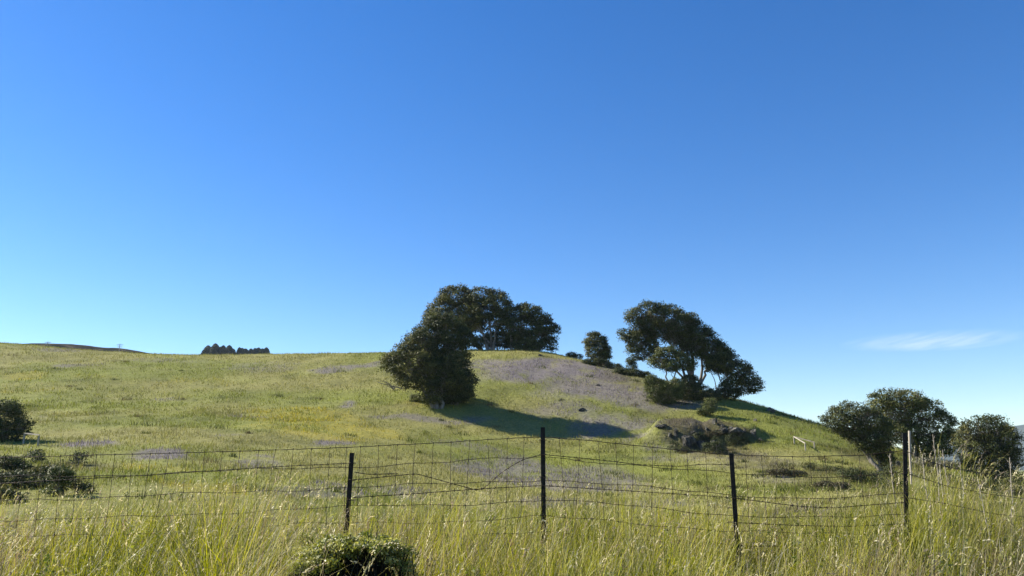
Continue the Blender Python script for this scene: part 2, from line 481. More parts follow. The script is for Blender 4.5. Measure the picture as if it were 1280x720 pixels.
def foreground_grass():
    r = np.random.default_rng(11)
    bag = Bag()
    # tufts
    nt_ = 14500
    Y = 3.6 + 11.5 * r.random(nt_) ** 1.25
    X = (r.random(nt_) * 2 - 1) * (Y * 0.70 + 1.6)
    per = 13
    cl = r.random(nt_)
    tx = np.repeat(X, per) + r.normal(size=nt_ * per) * .06
    ty = np.repeat(Y, per) + r.normal(size=nt_ * per) * .06
    n = len(tx)
    dry = fbm(tx / 1.3, ty / 1.3, 2, 3)
    hgt = fbm(tx / .9, ty / .9, 6, 3)
    pxl = 640 + F_PX * tx / ty
    tall = 0.13 + 0.50 * sstep(.32, .68, hgt)
    tall += 0.24 * np.exp(-((pxl - 300) / 55) ** 2) * (.5 + hgt) + 0.50 * np.exp(-((pxl - 1146) / 50) ** 2) * (ty > 5.8) + .16 * np.exp(-((pxl - 1240) / 50) ** 2) * (ty > 6.2) + .05 * np.exp(-((pxl - 720) / 90) ** 2)
    tall -= 0.10 * np.exp(-((pxl - 990) / 70) ** 2) * (ty > 7) + .08 * np.exp(-((pxl - 60) / 80) ** 2) * (ty > 7)
    tall = np.where(ty > 9, tall * .8, tall)
    h = tall * (.45 + .85 * r.random(n))
    bd = np.hypot((tx + .98) / .30, (ty - 4.8) / .60) + .5 * (fbm(tx / .2, ty / .2, 19, 2) - .5); h = np.where((bd < 1) & (r.random(n) < .88), h * .15, h)
    u = r.random(n) + (dry - .5) * 2.0 + .06
    idx = np.where(u < .24, 2, np.where(u < .5, 0, np.where(u < .72, 1, np.where(u < .86, 3, np.where(u < 1.0, 4, np.where(u < 1.1, 5, 6))))))
    c = mixc(GR, idx) * (.6 + .75 * r.random(n))[:, None] * (.82 + .4 * fbm(tx / .5, ty / .5, 27, 2))[:, None]
    az = r.random(n) * 2 * math.pi
    az = np.where(r.random(n) < .12, r.normal(0.1, .8, n), az)        # a breeze from the left
    root = np.stack([tx, ty, ground_z(tx, ty) - .01], 1)
    tip = c * np.array((1.15, 1.1, 1.0))
    V, F, C, _, _ = blades(root, h, .003 + .0038 * r.random(n), az, np.abs(r.normal(.16, .32, n)), r.random(n) ** 1.2 * 2.8, c, 5, tip, face=az + math.pi / 2 + r.normal(0, .5, n))
    bag.add(V, F, C)
    # thatch of short dead and green blades close to the soil
    n = 60000
    ty = 3.6 + 12 * r.random(n); tx = (r.random(n) * 2 - 1) * (ty * .70 + 1.6)
    c = mixc(GR, r.choice([0, 2, 6, 7, 4], n)) * (.7 + .5 * r.random(n))[:, None]
    root = np.stack([tx, ty, ground_z(tx, ty) - .01], 1)
    V, F, C, _, _ = blades(root, .08 + .18 * r.random(n), .006 + .006 * r.random(n), r.random(n) * 6.28, r.random(n) * .8, r.random(n) * 1.2, c, 2)
    bag.add(V, F, C)
    # flowering stalks with seed heads
    n = 4800
    ty = 4.2 + 8.0 * r.random(n); tx = (r.random(n) * 2 - 1) * (ty * .70 + 1.2)
    pxl = 640 + F_PX * tx / ty
    keep = r.random(n) < (.45 + .55 * fbm(tx / 1.5, ty / 1.5, 15, 3))
    tx, ty, pxl = tx[keep], ty[keep], pxl[keep]; n = len(tx)
    hb = .42 + .34 * r.random(n) + .2 * np.exp(-((pxl - 300) / 80) ** 2) + .40 * np.exp(-((pxl - 1150) / 52) ** 2) * (ty > 5.8) + .12 * np.exp(-((pxl - 1240) / 50) ** 2) * (ty > 6)
    hb -= .1 * np.exp(-((pxl - 60) / 90) ** 2)
    c = mixc([(.30, .28, .11), (.40, .35, .20), (.22, .22, .07), (.50, .45, .29), (.25, .20, .14)], r.choice(5, n, p=[.3, .25, .2, .12, .13])) * (.8 + .4 * r.random(n))[:, None]
    az = r.normal(0.0, .9, n)
    root = np.stack([tx, ty, ground_z(tx, ty)], 1)
    ln = np.abs(r.normal(.08, .12, n)); cu = r.random(n) ** 2 * 1.4 + .1
    V, F, C, tipP, ta = blades(root, hb, np.full(n, .0035), az, ln, cu, c, 5, face=r.normal(0, .4, n))
    bag.add(V, F, C)
    # heads: a tapering string of spikelets leaving the stalk tip
    k = 9
    s = np.linspace(0, 1, k)
    hl = (.06 + .07 * r.random(n))
    for j in range(k):
        aa = ta + s[j] * (.3 + .6 * (cu > .8))
        d = np.stack([np.sin(aa) * np.cos(az), np.sin(aa) * np.sin(az), np.cos(aa)], 1)
        cen = tipP + d * (hl * (s[j] - .15))[:, None] + r.normal(size=(n, 3)) * .0025
        wv = .015 * (1 - .5 * s[j])
        cc = c * (1.05 + .25 * r.random(n))[:, None]
        V, F, C = quads(cen, np.full(n, wv * 1.7), .35, np.zeros(3), cc, r, dirv=d + r.normal(size=(n, 3)) * .2)
        bag.add(V, F, C)
    # broad-leaved weeds among the grass
    n = 1000
    wy = 4.2 + 6.0 * r.random(n); wx = (r.random(n) * 2 - 1) * (wy * .70 + 1)
    wg = ground_z(wx, wy); wh = .16 + .30 * r.random(n) * (.5 + fbm(wx / .9, wy / .9, 6, 3))
    k = 46
    t = r.random((n, k)) ** .7
    rad = (.03 + .09 * (1 - t)) * r.random((n, k)) ** .5; aa = r.random((n, k)) * 6.28
    cen = np.stack([wx[:, None] + rad * np.cos(aa), wy[:, None] + rad * np.sin(aa), wg[:, None] + wh[:, None] * (.25 + .75 * t)], -1).reshape(-1, 3)
    wc = np.array([(.17, .19, .035), (.11, .14, .03), (.24, .24, .06), (.20, .15, .08), (.14, .12, .08)])[r.choice(5, n, p=[.3, .25, .2, .15, .1])]
    cc = np.repeat(wc, k, axis=0) * (.7 + .6 * r.random(n * k))[:, None]
    V, F, C = quads(cen, .018 + .028 * r.random(n * k), .42, np.array((0, 0, .8)), cc, r)
    bag.add(V, F, C)
    # matted dead thatch lying between the tufts
    n = 22000
    ty = 4.0 + 8 * r.random(n); tx = (r.random(n) * 2 - 1) * (ty * .70 + 1.4)
    kp = fbm(tx / .8, ty / .8, 33, 3) > .5; tx, ty = tx[kp], ty[kp]; n = len(tx)
    root = np.stack([tx, ty, ground_z(tx, ty) + .04 + .22 * r.random(n) ** 1.5], 1)
    c = mixc([(.30, .26, .16), (.22, .18, .11), (.38, .34, .22), (.14, .11, .07)], r.choice(4, n)) * (.7 + .5 * r.random(n))[:, None]
    V, F, C, _, _ = blades(root, .10 + .22 * r.random(n), .003 + .004 * r.random(n), r.random(n) * 6.28, .6 + r.random(n) * .9, r.random(n) * .8, c, 3)
    bag.add(V, F, C)
    # bent and broken straw
    n = 1800
    ty = 4.2 + 6 * r.random(n); tx = (r.random(n) * 2 - 1) * (ty * .70 + 1)
    root = np.stack([tx, ty, ground_z(tx, ty) + .05 + .25 * r.random(n)], 1)
    c = mixc([(.50, .46, .31), (.38, .34, .22), (.58, .54, .41)], r.choice(3, n)) * (.8 + .3 * r.random(n))[:, None]
    V, F, C, _, _ = blades(root, .15 + .3 * r.random(n), np.full(n, .005), r.normal(0, 1, n), .5 + r.random(n) * .7, r.random(n) * 1.0, c, 3, face=r.normal(0, .6, n))
    bag.add(V, F, C)
    o = link('grass', bag.mesh('verge_grass', M_grass))
    tag(o, 'tall uncut green and straw grass with seed heads along the wire fence', 'grass', kind='stuff')
foreground_grass()

def meadow_grass():
    r = np.random.default_rng(23)
    bag = Bag()
    for (n, y0, y1, hh, ww, lv, p) in ((60000, 13, 34, .30, .012, 2, 1.0), (130000, 30, 72, .24, .035, 2, 1.0), (170000, 66, 132, .24, .07, 1, 1.0)):
        ty = y0 + (y1 - y0) * r.random(n) ** p
        tx = (r.random(n) * 2 - 1) * (ty * .70 + 4)
        cl = fbm(tx / 1.7, ty / 1.7, 31, 3)
        keep = r.random(n) < sstep(.25, .6, cl) * .8 + .2
        tx, ty, cl = tx[keep], ty[keep], cl[keep]; m = len(tx)
        h = hh * (.35 + .9 * r.random(m) ** 1.6) * (.5 + cl)
        c = meadow_color(tx, ty, r.random(m)) * (.78 + .5 * r.random(m))[:, None]
        straw = r.random(m) < .12
        c[straw] = np.array((.25, .22, .115)) * (.7 + .5 * r.random(straw.sum()))[:, None]
        root = np.stack([tx, ty, ground_z(tx, ty) - .03], 1)
        V, F, C, _, _ = blades(root, h, ww * (.6 + .8 * r.random(m)), r.random(m) * 6.28, np.abs(r.normal(.2, .3, m)), r.random(m) * 1.0, c, lv, face=r.normal(0, .6, m))
        bag.add(V, F, C)
    # rank dark tussocks and dead stalks standing out of the turf, thickest on the rough right-hand slope
    n = 900
    ty = 26 + 84 * r.random(n); tx = (r.random(n) * 2 - 1) * (ty * .66 + 2)
    pxl = 640 + F_PX * tx / ty
    kp = r.random(n) < (.04 + .75 * sstep(760, 1000, pxl) + .12 * (fbm(tx / 7, ty / 7, 29, 3) > .56)); tx, ty = tx[kp], ty[kp]; n = len(tx)
    per = 46; sz = .25 + .6 * r.random(n) ** 2
    bx = np.repeat(tx, per) + r.normal(size=n * per) * np.repeat(sz, per) * .7; by = np.repeat(ty, per) + r.normal(size=n * per) * np.repeat(sz, per) * .5
    tc = np.array([(.07, .085, .022), (.10, .085, .045), (.05, .06, .02), (.15, .13, .06)])[r.choice(4, n, p=[.4, .25, .2, .15])]
    c = np.repeat(tc, per, axis=0) * (.7 + .5 * r.random(n * per))[:, None]
    root = np.stack([bx, by, ground_z(bx, by) - .03], 1)
    V, F, C, _, _ = blades(root, np.repeat(.18 + .3 * sz, per) * (.5 + .7 * r.random(n * per)), np.full(n * per, .035), r.random(n * per) * 6.28, np.abs(r.normal(.2, .3, n * per)), r.random(n * per), c, 2, face=r.normal(0, .6, n * per))
    bag.add(V, F, C)
    o = link('grass', bag.mesh('meadow_grass', M_meadow))
    tag(o, 'short meadow grass with lupine and yellow flowers covering the hillside', 'grass', kind='stuff')
meadow_grass()

# ------------------------------------------------------------------ tubes
def tube_data(path, rad, seg=6):
    P = np.asarray(path, float); R = np.asarray(rad, float)
    n = len(P)
    T = np.gradient(P, axis=0); T /= np.linalg.norm(T, axis=1)[:, None] + 1e-12
    ref = np.array((0, 0, 1.0)) if abs(T[0, 2]) < .8 else np.array((1.0, 0, 0))
    V = []
    u = np.cross(T[0], ref); u /= np.linalg.norm(u)
    for i in range(n):
        u = u - T[i] * np.dot(u, T[i]); u /= np.linalg.norm(u) + 1e-12
        w = np.cross(T[i], u)
        a_ = np.arange(seg) / seg * 2 * math.pi
        V.append(P[i] + R[i] * (np.cos(a_)[:, None] * u + np.sin(a_)[:, None] * w))
    V = np.concatenate(V)
    i = np.arange(n - 1)[:, None]; j = np.arange(seg)[None]; j2 = (j + 1) % seg
    q = np.stack([i * seg + j, i * seg + j2, (i + 1) * seg + j2, (i + 1) * seg + j], -1).reshape(-1)
    return V, q
class Tubes:
    def __init__(s): s.V = []; s.F = []; s.n = 0
    def add(s, path, rad, seg=6):
        path = np.asarray(path, float)
        if np.isscalar(rad): rad = np.full(len(path), rad)
        V, F = tube_data(path, rad, seg)
        s.V.append(V); s.F.append(F + s.n); s.n += len(V)
    def box(s, c, sz, M=None):
        c = np.array(c, float); sz = np.array(sz, float) / 2
        K = np.array([(-1, -1, -1), (1, -1, -1), (1, 1, -1), (-1, 1, -1), (-1, -1, 1), (1, -1, 1), (1, 1, 1), (-1, 1, 1)]) * sz
        if M is not None: K = K @ np.array(M).T
        F = np.array([0, 3, 2, 1, 4, 5, 6, 7, 0, 1, 5, 4, 1, 2, 6, 5, 2, 3, 7, 6, 3, 0, 4, 7])
        s.V.append(K + c); s.F.append(F + s.n); s.n += 8
    def mesh(s, name, m, smooth=True):
        return new_mesh(name, np.concatenate(s.V), np.concatenate(s.F), 4, m, None, smooth)

# ------------------------------------------------------------------ trees
def curve(p0, p1, sag, r, k=7, wob=.06):
    """bent limb from p0 to p1"""
    p0 = np.array(p0, float); p1 = np.array(p1, float)
    L = np.linalg.norm(p1 - p0)
    t = np.linspace(0, 1, k)[:, None]
    mid = (p0 + p1) / 2 + np.array(sag)
    P = (1 - t) ** 2 * p0 + 2 * t * (1 - t) * mid + t ** 2 * p1
    w = r.normal(size=(k, 3)) * wob * L * .5
    w[0] = 0; w[-1] = 0
    return P + w

def foliage(blobs, r, leaf, dens, cols, clump=.55, shell=.62, gaps=.2, up=.7):
    """blobs: (centre, radii) ellipsoids. Returns leaf faces clustered in clumps around the surface of the union"""
    Vs = []; n0 = 0
    bag = Bag(); clumps = []
    for bi, (c, R) in enumerate(blobs):
        c = np.array(c, float); R = np.array(R, float)
        area = 4 * math.pi * ((R[0] * R[1]) ** 1.6 + (R[0] * R[2]) ** 1.6 + (R[1] * R[2]) ** 1.6) ** (1 / 1.6) / 3 ** (1 / 1.6)
        nc = max(8, int(area / (clump ** 2) * 1.55))
        d = r.normal(size=(nc, 3)); d /= np.linalg.norm(d, axis=1)[:, None]
        rad = shell + (1.02 - shell) * r.random(nc) ** .6
        rad = rad + (r.random(nc) < .16) * .16 * r.random(nc)
        p = c + d * R * rad[:, None]
        # under side thinner
        keep = r.random(nc) > np.where(d[:, 2] < -.45, .22 + gaps, gaps)
        p, d, rad = p[keep], d[keep], rad[keep]
        ins = np.zeros(len(p), bool)
        for bj, (c2, R2) in enumerate(blobs):
            if bj != bi:
                ins |= (((p - np.array(c2)) / np.array(R2)) ** 2).sum(1) < .55
        p, d = p[~ins], d[~ins]
        clumps.append(p)
        if not len(p): continue
        cs = clump * (.45 + .75 * r.random(len(p)))
        m = np.maximum(12, (1.5 * dens * cs ** 2 / clump ** 2).astype(int))
        idx = np.repeat(np.arange(len(p)), m)
        k = len(idx)
        off = r.normal(size=(k, 3)); off /= np.linalg.norm(off, axis=1)[:, None]
        off[:, 2] = np.where(off[:, 2] < -.5, -off[:, 2] * .6, off[:, 2])
        off *= (cs[idx] * (.35 + .75 * r.random(k) ** .7))[:, None] * np.array((1.1, 1.1, .8))
        cen = p[idx] + off
        base = np.array(cols)[r.integers(0, len(cols), len(p))] * (.65 + .8 * r.random(len(p)))[:, None]
        cc = base[idx] * (.75 + .5 * r.random(k))[:, None]
        V, F, C = quads(cen, leaf * (.6 + .8 * r.random(k)), .45, off / cs[idx][:, None] * 2.4 + d[idx] * 1.3 + np.array((0, 0, up)), cc, r)
        bag.add(V, F, C)
    return bag, np.concatenate(clumps)

OAK = [(.060, .068, .020), (.095, .098, .028), (.042, .052, .020), (.130, .122, .038), (.055, .060, .026)]
DRK = [(.040, .052, .020), (.055, .065, .026), (.075, .080, .028)]
SHR = [(.085, .10, .028), (.06, .075, .024), (.11, .115, .04)]

def tree(base_px, Y, blobs_px, stems, label, group=None, leaf=.20, dens=42, seed=1, cols=OAK, clump=.6, gaps=.2, twigs=.5, trunk_r=.22, name='oak_tree', limbs=None, bare=0, depthk=.85, shell=.62):
    """blobs_px: (px, py, rx, ry[, depth offset m]) in photo pixels, given a place and thickness at the tree's own depth"""
    r = np.random.default_rng(seed * 101 + 3)
    B = spot(base_px, Y)
    root = thing(name, label, 'tree' if name != 'shrub' else 'shrub', B, group)
    s = Y / F_PX * 1.03
    blobs = []
    for q in blobs_px:
        px, py, rx, ry = q[:4]; dy = q[4] if len(q) > 4 else r.normal() * rx * s * .25
        P = at(px, py, Y + dy) - B
        blobs.append((P, (rx * s * 1.05, max(rx, ry) * s * depthk * .5 + min(rx, ry) * s * .5, ry * s * 1.08)))
    bag, cl = foliage(blobs, r, leaf, dens, cols, clump, gaps=gaps, shell=shell)
    T = Tubes()
    # stems rise from the foot, fork towards the blobs, then thin boughs run to the clumps
    forks = []
    for (fx, tx_, ty_, k) in stems:
        foot = spot(fx, Y) - B + np.array((0, r.normal() * .15, -.15))
        top = at(tx_, ty_, Y + r.normal() * .3) - B
        P = curve(foot, top, (r.normal() * .2, r.normal() * .2, r.random() * .4), r, 8, .05)
        T.add(P, np.linspace(trunk_r * k * 1.25, trunk_r * k * .55, 8), 8)
        forks.append((P, trunk_r * k))
    for bi, (c, R) in enumerate(blobs):
        d = [np.linalg.norm(f[0][-1] - c) for f in forks]
        f = forks[int(np.argmin(d))]
        st = f[0][r.integers(4, 8)]
        P = curve(st, c + r.normal(size=3) * .1, (0, 0, -.12 * np.linalg.norm(c - st)), r, 7, .07)
        T.add(P, np.linspace(f[1] * .45, f[1] * .16, 7), 6)
        near = cl[(((cl - c) / (np.array(R) * 1.1)) ** 2).sum(1) < 1.05]
        if len(near):
            nb = min(len(near), int(6 + len(near) * twigs * .45))
            for p in near[r.choice(len(near), nb, replace=False)]:
                a0 = P[r.integers(2, 7)]
                T.add(curve(a0, p, (0, 0, -.1), r, 5, .10), np.linspace(f[1] * .15, .012 + f[1] * .03, 5), 4)
    for (x0, y0, x1, y1, k) in (limbs or []):
        T.add(curve(at(x0, y0, Y) - B, at(x1, y1, Y - .4) - B, (0, 0, -.25), r, 8, .06), np.linspace(trunk_r * k, trunk_r * k * .4, 8), 6)
    link('trunk', T.mesh('trunk', M_bark), root)
    link('crown', bag.mesh('crown', M_leaf), root)
    return root

G_c = 'wind-shaped trees grouped on the hilltop crest'
G_r = 'wind-shaped trees of the right-hand clump on the slope'
G_s = 'wind-shaped trees standing low on the slope at the foot of the meadow'
# two overlapping trees in front of the crest
tree(560, 79, [(558, 420, 24, 24), (538, 420, 20, 18), (568, 448, 17, 30), (548, 450, 24, 26), (570, 480, 22, 20), (578, 486, 9, 15), (526, 426, 14, 14), (548, 405, 18, 11), (573, 424, 12, 16), (560, 496, 24, 10)],
     [(558, 556, 455, 1.0), (566, 566, 450, .9), (570, 574, 470, .7)],
     'dense taller tree with dark right side standing just behind the low spreading one', 'pair of trees on the open slope', leaf=.19, dens=54, seed=1, gaps=.03, cols=DRK + OAK[:3])
tree(546, 77.0, [(512, 455, 26, 18), (492, 455, 14, 10), (530, 447, 24, 20), (538, 470, 26, 20), (515, 470, 20, 16), (545, 486, 18, 16), (526, 430, 15, 12), (508, 438, 14, 10), (558, 470, 18, 22), (545, 498, 16, 8)],
     [(543, 528, 465, .8), (547, 540, 470, .9), (552, 553, 470, .7), (545, 512, 465, .6)],
     'low spreading tree reaching left over the open grass, in front of its taller partner', 'pair of trees on the open slope', leaf=.19, dens=48, seed=2, gaps=.08, cols=OAK)
# grove on the crest
tree(600, 112, [(570, 372, 20, 13), (558, 388, 20, 14), (578, 392, 22, 16), (548, 400, 16, 12), (568, 408, 20, 12), (590, 408, 14, 10)],
     [(600, 580, 405, 1.0), (604, 570, 395, .7)],
     'tallest crest tree, its pale crown top rising at the left end of the grove', G_c, leaf=.26, dens=46, seed=3, gaps=.1, clump=.75, cols=OAK)
tree(612, 110, [(600, 374, 20, 12), (618, 378, 16, 13), (588, 384, 16, 12), (606, 390, 20, 13), (628, 388, 11, 12), (612, 403, 22, 10), (590, 402, 14, 10)],
     [(612, 600, 405, 1.0), (615, 610, 395, .8), (617, 622, 400, .7)],
     'round-topped middle tree of the crest grove with two pale forking trunks', G_c, leaf=.26, dens=42, seed=4, gaps=.12, clump=.75, cols=OAK, limbs=[(613, 430, 596, 408, .9)])
tree(644, 109, [(642, 394, 14, 11), (658, 392, 16, 10), (672, 400, 14, 12), (683, 410, 10, 10), (655, 408, 20, 13), (672, 420, 14, 16), (640, 412, 12, 14), (688, 431, 7, 9), (660, 428, 18, 10), (690, 412, 6, 6)],
     [(641, 640, 410, .9), (644, 650, 408, .9), (647, 668, 412, .8)],
     'right-hand crest tree with a curved limb and a ragged outer edge against the sky', G_c, leaf=.26, dens=44, seed=5, gaps=.12, clump=.7, cols=DRK + OAK[:1], limbs=[(646, 424, 664, 410, .6), (664, 425, 690, 432, .4)])
tree(622, 111, [(625, 425, 22, 9), (600, 428, 14, 7), (645, 430, 12, 6)], [(622, 622, 428, .4)],
     'dark low thicket filling the gap under the crest grove', None, leaf=.24, dens=40, seed=6, gaps=.1, clump=.6, cols=DRK, name='shrub')
# small crest tree
tree(750, 101, [(744, 427, 11, 10), (747, 438, 13, 12), (738, 432, 7, 8), (752, 447, 9, 9), (750, 432, 8, 10)],
     [(749, 746, 436, .6), (751, 749, 440, .5)],
     'small lone round tree on the skyline between the crest grove and the big leaning tree', None, leaf=.2, dens=40, seed=7, gaps=.15, clump=.45, trunk_r=.14)
# big leaning tree
tree(868, 87, [(812, 390, 22, 11), (798, 398, 14, 9), (830, 396, 20, 13), (848, 408, 20, 14), (864, 418, 20, 16), (880, 430, 18, 16), (892, 442, 16, 15), (826, 412, 18, 10), (790, 424, 12, 6), (804, 422, 12, 6), (794, 438, 10, 5), (800, 446, 8, 4), (842, 424, 12, 7), (780, 418, 8, 4), (905, 452, 12, 14), (858, 402, 14, 9), (815, 432, 8, 5), (838, 402, 20, 14), (856, 415, 20, 16), (872, 424, 18, 15), (886, 437, 16, 15), (868, 436, 16, 12), (846, 418, 16, 10), (899, 446, 12, 12), (822, 400, 20, 12), (812, 408, 18, 10), (800, 412, 12, 8), (796, 430, 12, 6), (818, 440, 8, 5)],
     [(866, 850, 425, .9), (868, 862, 428, .9), (870, 878, 440, .8), (866, 832, 420, .7), (871, 890, 448, .7), (869, 856, 418, .6), (865, 812, 425, .6)],
     'tallest leaning tree, its flat windswept crown sloping down to the right over pale stems', G_r, leaf=.19, dens=42, seed=8, gaps=.04, clump=.6, cols=DRK + OAK[:2], twigs=1.3, trunk_r=.2)
tree(838, 84.0, [(836, 444, 14, 9), (824, 452, 10, 8), (848, 452, 12, 10), (860, 456, 8, 8), (838, 458, 12, 6)],
     [(838, 832, 455, .7), (840, 846, 455, .6)],
     'small rounded tree below the leaning giant, in front of its left stems', G_r, leaf=.17, dens=42, seed=9, gaps=.1, clump=.45, cols=SHR + OAK[:2], trunk_r=.14)
tree(906, 86, [(905, 455, 16, 11), (922, 464, 15, 12), (936, 476, 12, 10), (892, 458, 9, 8), (944, 484, 8, 7), (930, 490, 12, 4), (915, 478, 12, 7)],
     [(905, 908, 465, .8), (908, 926, 472, .7), (904, 896, 465, .5), (900, 888, 465, .35)],
     'lowest tree of the clump at the right end, its open crown reaching down the slope', G_r, leaf=.18, dens=38, seed=10, gaps=.08, clump=.5, cols=OAK, twigs=1.0, trunk_r=.15, limbs=[(910, 482, 945, 492, .4)])
# trees low on the right
tree(1098, 57, [(1068, 520, 26, 14), (1048, 526, 18, 13), (1085, 530, 24, 18), (1100, 546, 16, 18), (1064, 534, 22, 10), (1086, 552, 18, 14), (1103, 560, 10, 14), (1107, 578, 8, 10), (1076, 536, 24, 14)],
     [(1098, 1080, 545, .8), (1100, 1066, 540, .7), (1101, 1092, 550, .6), (1103, 1100, 560, .5)],
     'leaning tree with a pale crooked trunk at the foot of the slope, left of three', G_s, leaf=.13, dens=46, seed=11, gaps=.08, clump=.42, cols=DRK + DRK + OAK[:2], twigs=1.1, trunk_r=.14)
tree(1145, 71, [(1110, 497, 18, 8), (1130, 505, 26, 14), (1152, 518, 24, 18), (1172, 535, 20, 20), (1180, 552, 16, 16), (1125, 522, 20, 14), (1150, 542, 22, 12), (1160, 556, 24, 14), (1120, 540, 18, 12), (1100, 506, 12, 8), (1165, 562, 20, 10)],
     [(1143, 1135, 530, .9), (1147, 1152, 530, .8), (1150, 1168, 540, .7), (1140, 1118, 525, .6)],
     'broad flat-topped tree with olive crown behind the fence post, middle of three', G_s, leaf=.16, dens=46, seed=12, gaps=.06, clump=.5, cols=SHR + OAK[3:4] + OAK[1:2], trunk_r=.17)
tree(1238, 55, [(1222, 538, 18, 14), (1240, 536, 18, 13), (1248, 550, 22, 20), (1215, 556, 16, 18), (1236, 566, 28, 22), (1256, 576, 16, 22), (1220, 576, 18, 14), (1240, 592, 22, 14), (1210, 540, 9, 8)],
     [(1236, 1226, 570, .7), (1239, 1240, 565, .8), (1243, 1254, 572, .7), (1234, 1214, 570, .5)],
     'round-headed tree with a grey twiggy front beside the blue mountain, right of three', G_s, leaf=.13, dens=40, seed=13, gaps=.08, clump=.42, cols=OAK + DRK, twigs=1.2, trunk_r=.13)
# left edge
tree(4, 50, [(4, 515, 18, 14), (12, 530, 20, 12), (22, 540, 14, 8), (0, 545, 22, 16), (-20, 530, 24, 24), (10, 558, 14, 8), (28, 533, 9, 6), (-2, 565, 18, 12), (-30, 555, 24, 20)],
     [(2, 4, 535, .9), (-4, -12, 535, .8)],
     'dark tree cut off by the left edge of the view beside the rail', None, leaf=.12, dens=48, seed=14, gaps=.1, clump=.42, cols=DRK, trunk_r=.14)

# ------------------------------------------------------------------ shrubs
def shrub(px, Y, blobs, label, seed, group=None, cols=SHR, leaf=.12, dens=34, clump=.3, gaps=.1):
    return tree(px, Y, blobs, [(px - 1, px - 3, blobs[0][1], .3), (px + 1, px + 3, blobs[0][1], .3)], label, group, leaf, dens, seed, cols, clump, gaps, .3, .10, 'shrub')
def sY(px, py): return float(hit(px, py)[1])
SH = 'shrubs under and beside the windswept trees'
shrub(826, sY(826, 505), [(822, 488, 15, 13), (838, 492, 14, 13), (815, 478, 9, 8), (845, 482, 9, 8), (830, 500, 12, 8)], 'large olive bush at the foot of the small rounded tree, left of the thicket', 31, SH)
shrub(868, sY(862, 503) + 1, [(858, 490, 14, 12), (874, 492, 16, 11), (888, 496, 12, 7), (862, 478, 10, 8)], 'dark wide thicket under the pale stems of the leaning tree', 32, SH, DRK)
shrub(908, 85, [(906, 488, 10, 8), (918, 492, 8, 6)], 'small dark bush behind the lowest tree of the clump on the skyline', 33, SH, DRK)
shrub(886, sY(886, 521), [(887, 509, 7, 7), (882, 515, 10, 5), (889, 502, 5, 4)], 'small pointed bush alone on the grass below the thicket', 34, SH, SHR)
shrub(789, 97, [(789, 452, 5, 5), (790, 459, 6, 6)], 'tiny upright bush on the skyline left of the leaning tree', 35, 'low scrub along the skyline', DRK)
shrub(755, 98, [(742, 453, 12, 4), (756, 456, 10, 4), (768, 460, 10, 4)], 'low dark mat of scrub at the foot of the lone round tree', 36, 'low scrub along the skyline', DRK)
shrub(782, 94, [(776, 465, 10, 4), (792, 467, 12, 4), (804, 469, 9, 4)], 'low scrub running along the slope edge beneath the tiny upright bush', 37, 'low scrub along the skyline', DRK)
shrub(717, 106, [(714, 444, 6, 3), (722, 446, 6, 3)], 'low grey bush on the skyline between the crest grove and the lone tree', 38, 'low scrub along the skyline', DRK)
shrub(692, 108, [(668, 437, 8, 4), (650, 436, 8, 4)], 'low bush at the foot of the crest tree with the curved limb', 39, 'low scrub along the skyline', SHR)
shrub(520, sY(528, 502), [(520, 499, 8, 5)], 'low tangle of green scrub at the foot of the low spreading tree', 40, None, SHR)
shrub(575, sY(585, 500), [(580, 492, 11, 10), (570, 500, 12, 7)], 'dark undergrowth on the shaded right side of the pair of trees', 41, None, DRK)
LB = 'bushes in the gully at the left'
shrub(46, sY(46, 578), [(46, 571, 12, 7)], 'dark round bush beyond the fence below the wooden rail', 42, LB, DRK, .09)
shrub(98, sY(98, 582), [(97, 574, 6, 7), (90, 578, 8, 4)], 'little dark bush just right of the round bush below the rail', 43, LB, DRK, .09)
shrub(74, sY(74, 620), [(74, 600, 9, 14), (80, 594, 8, 10), (66, 612, 9, 10)], 'upright leafy bush with a sunlit left side in the gully', 44, LB, SHR + SHR, .07, clump=.18)
shrub(20, sY(20, 612), [(10, 600, 18, 10), (34, 602, 16, 10), (52, 604, 12, 9), (-10, 600, 16, 10)], 'long dark bank of brush at the left edge in front of the round bush', 45, LB, DRK, .08, clump=.2, gaps=.35)
shrub(30, sY(30, 592), [(20, 584, 16, 4), (10, 578, 14, 6)], 'low brush between the left edge tree and the round bush', 46, LB, DRK, .08, clump=.2)
RB = 'bushes at the foot of the slope on the right'
shrub(1075, sY(1075, 604), [(1072, 596, 12, 7), (1090, 600, 12, 9), (1058, 592, 10, 5)], 'dark brush heap left of the pale crooked trunk', 47, RB, DRK, .09)
shrub(1112, sY(1112, 610), [(1110, 598, 9, 12), (1118, 606, 8, 10)], 'dark bush right of the pale crooked trunk', 48, RB, DRK, .09)
shrub(1218, sY(1215, 612), [(1205, 604, 14, 8), (1230, 606, 14, 8)], 'brush under the round-headed tree beside the blue mountain', 49, RB, DRK, .08)
shrub(1262, sY(1262, 624), [(1262, 612, 14, 12), (1278, 606, 12, 12)], 'brush at the right edge below the round-headed tree', 50, RB, OAK, .08)
shrub(1172, sY(1172, 592), [(1160, 578, 14, 5), (1182, 582, 14, 5)], 'pale low scrub on the skyline between the middle and right trees', 51, RB, [(.14, .13, .09), (.10, .10, .06)], .10)
shrub(1008, sY(1012, 588), [(1010, 583, 10, 3), (1040, 588, 12, 4)], 'low olive scrub on the slope just below the wooden rail gate', 52, RB, OAK, .09)
shrub(1052, 16.5, [(1045, 651, 12, 6), (1056, 657, 9, 6)], 'dark weedy clump in the grass behind the wire fence', 53, RB, DRK, .05, clump=.12)

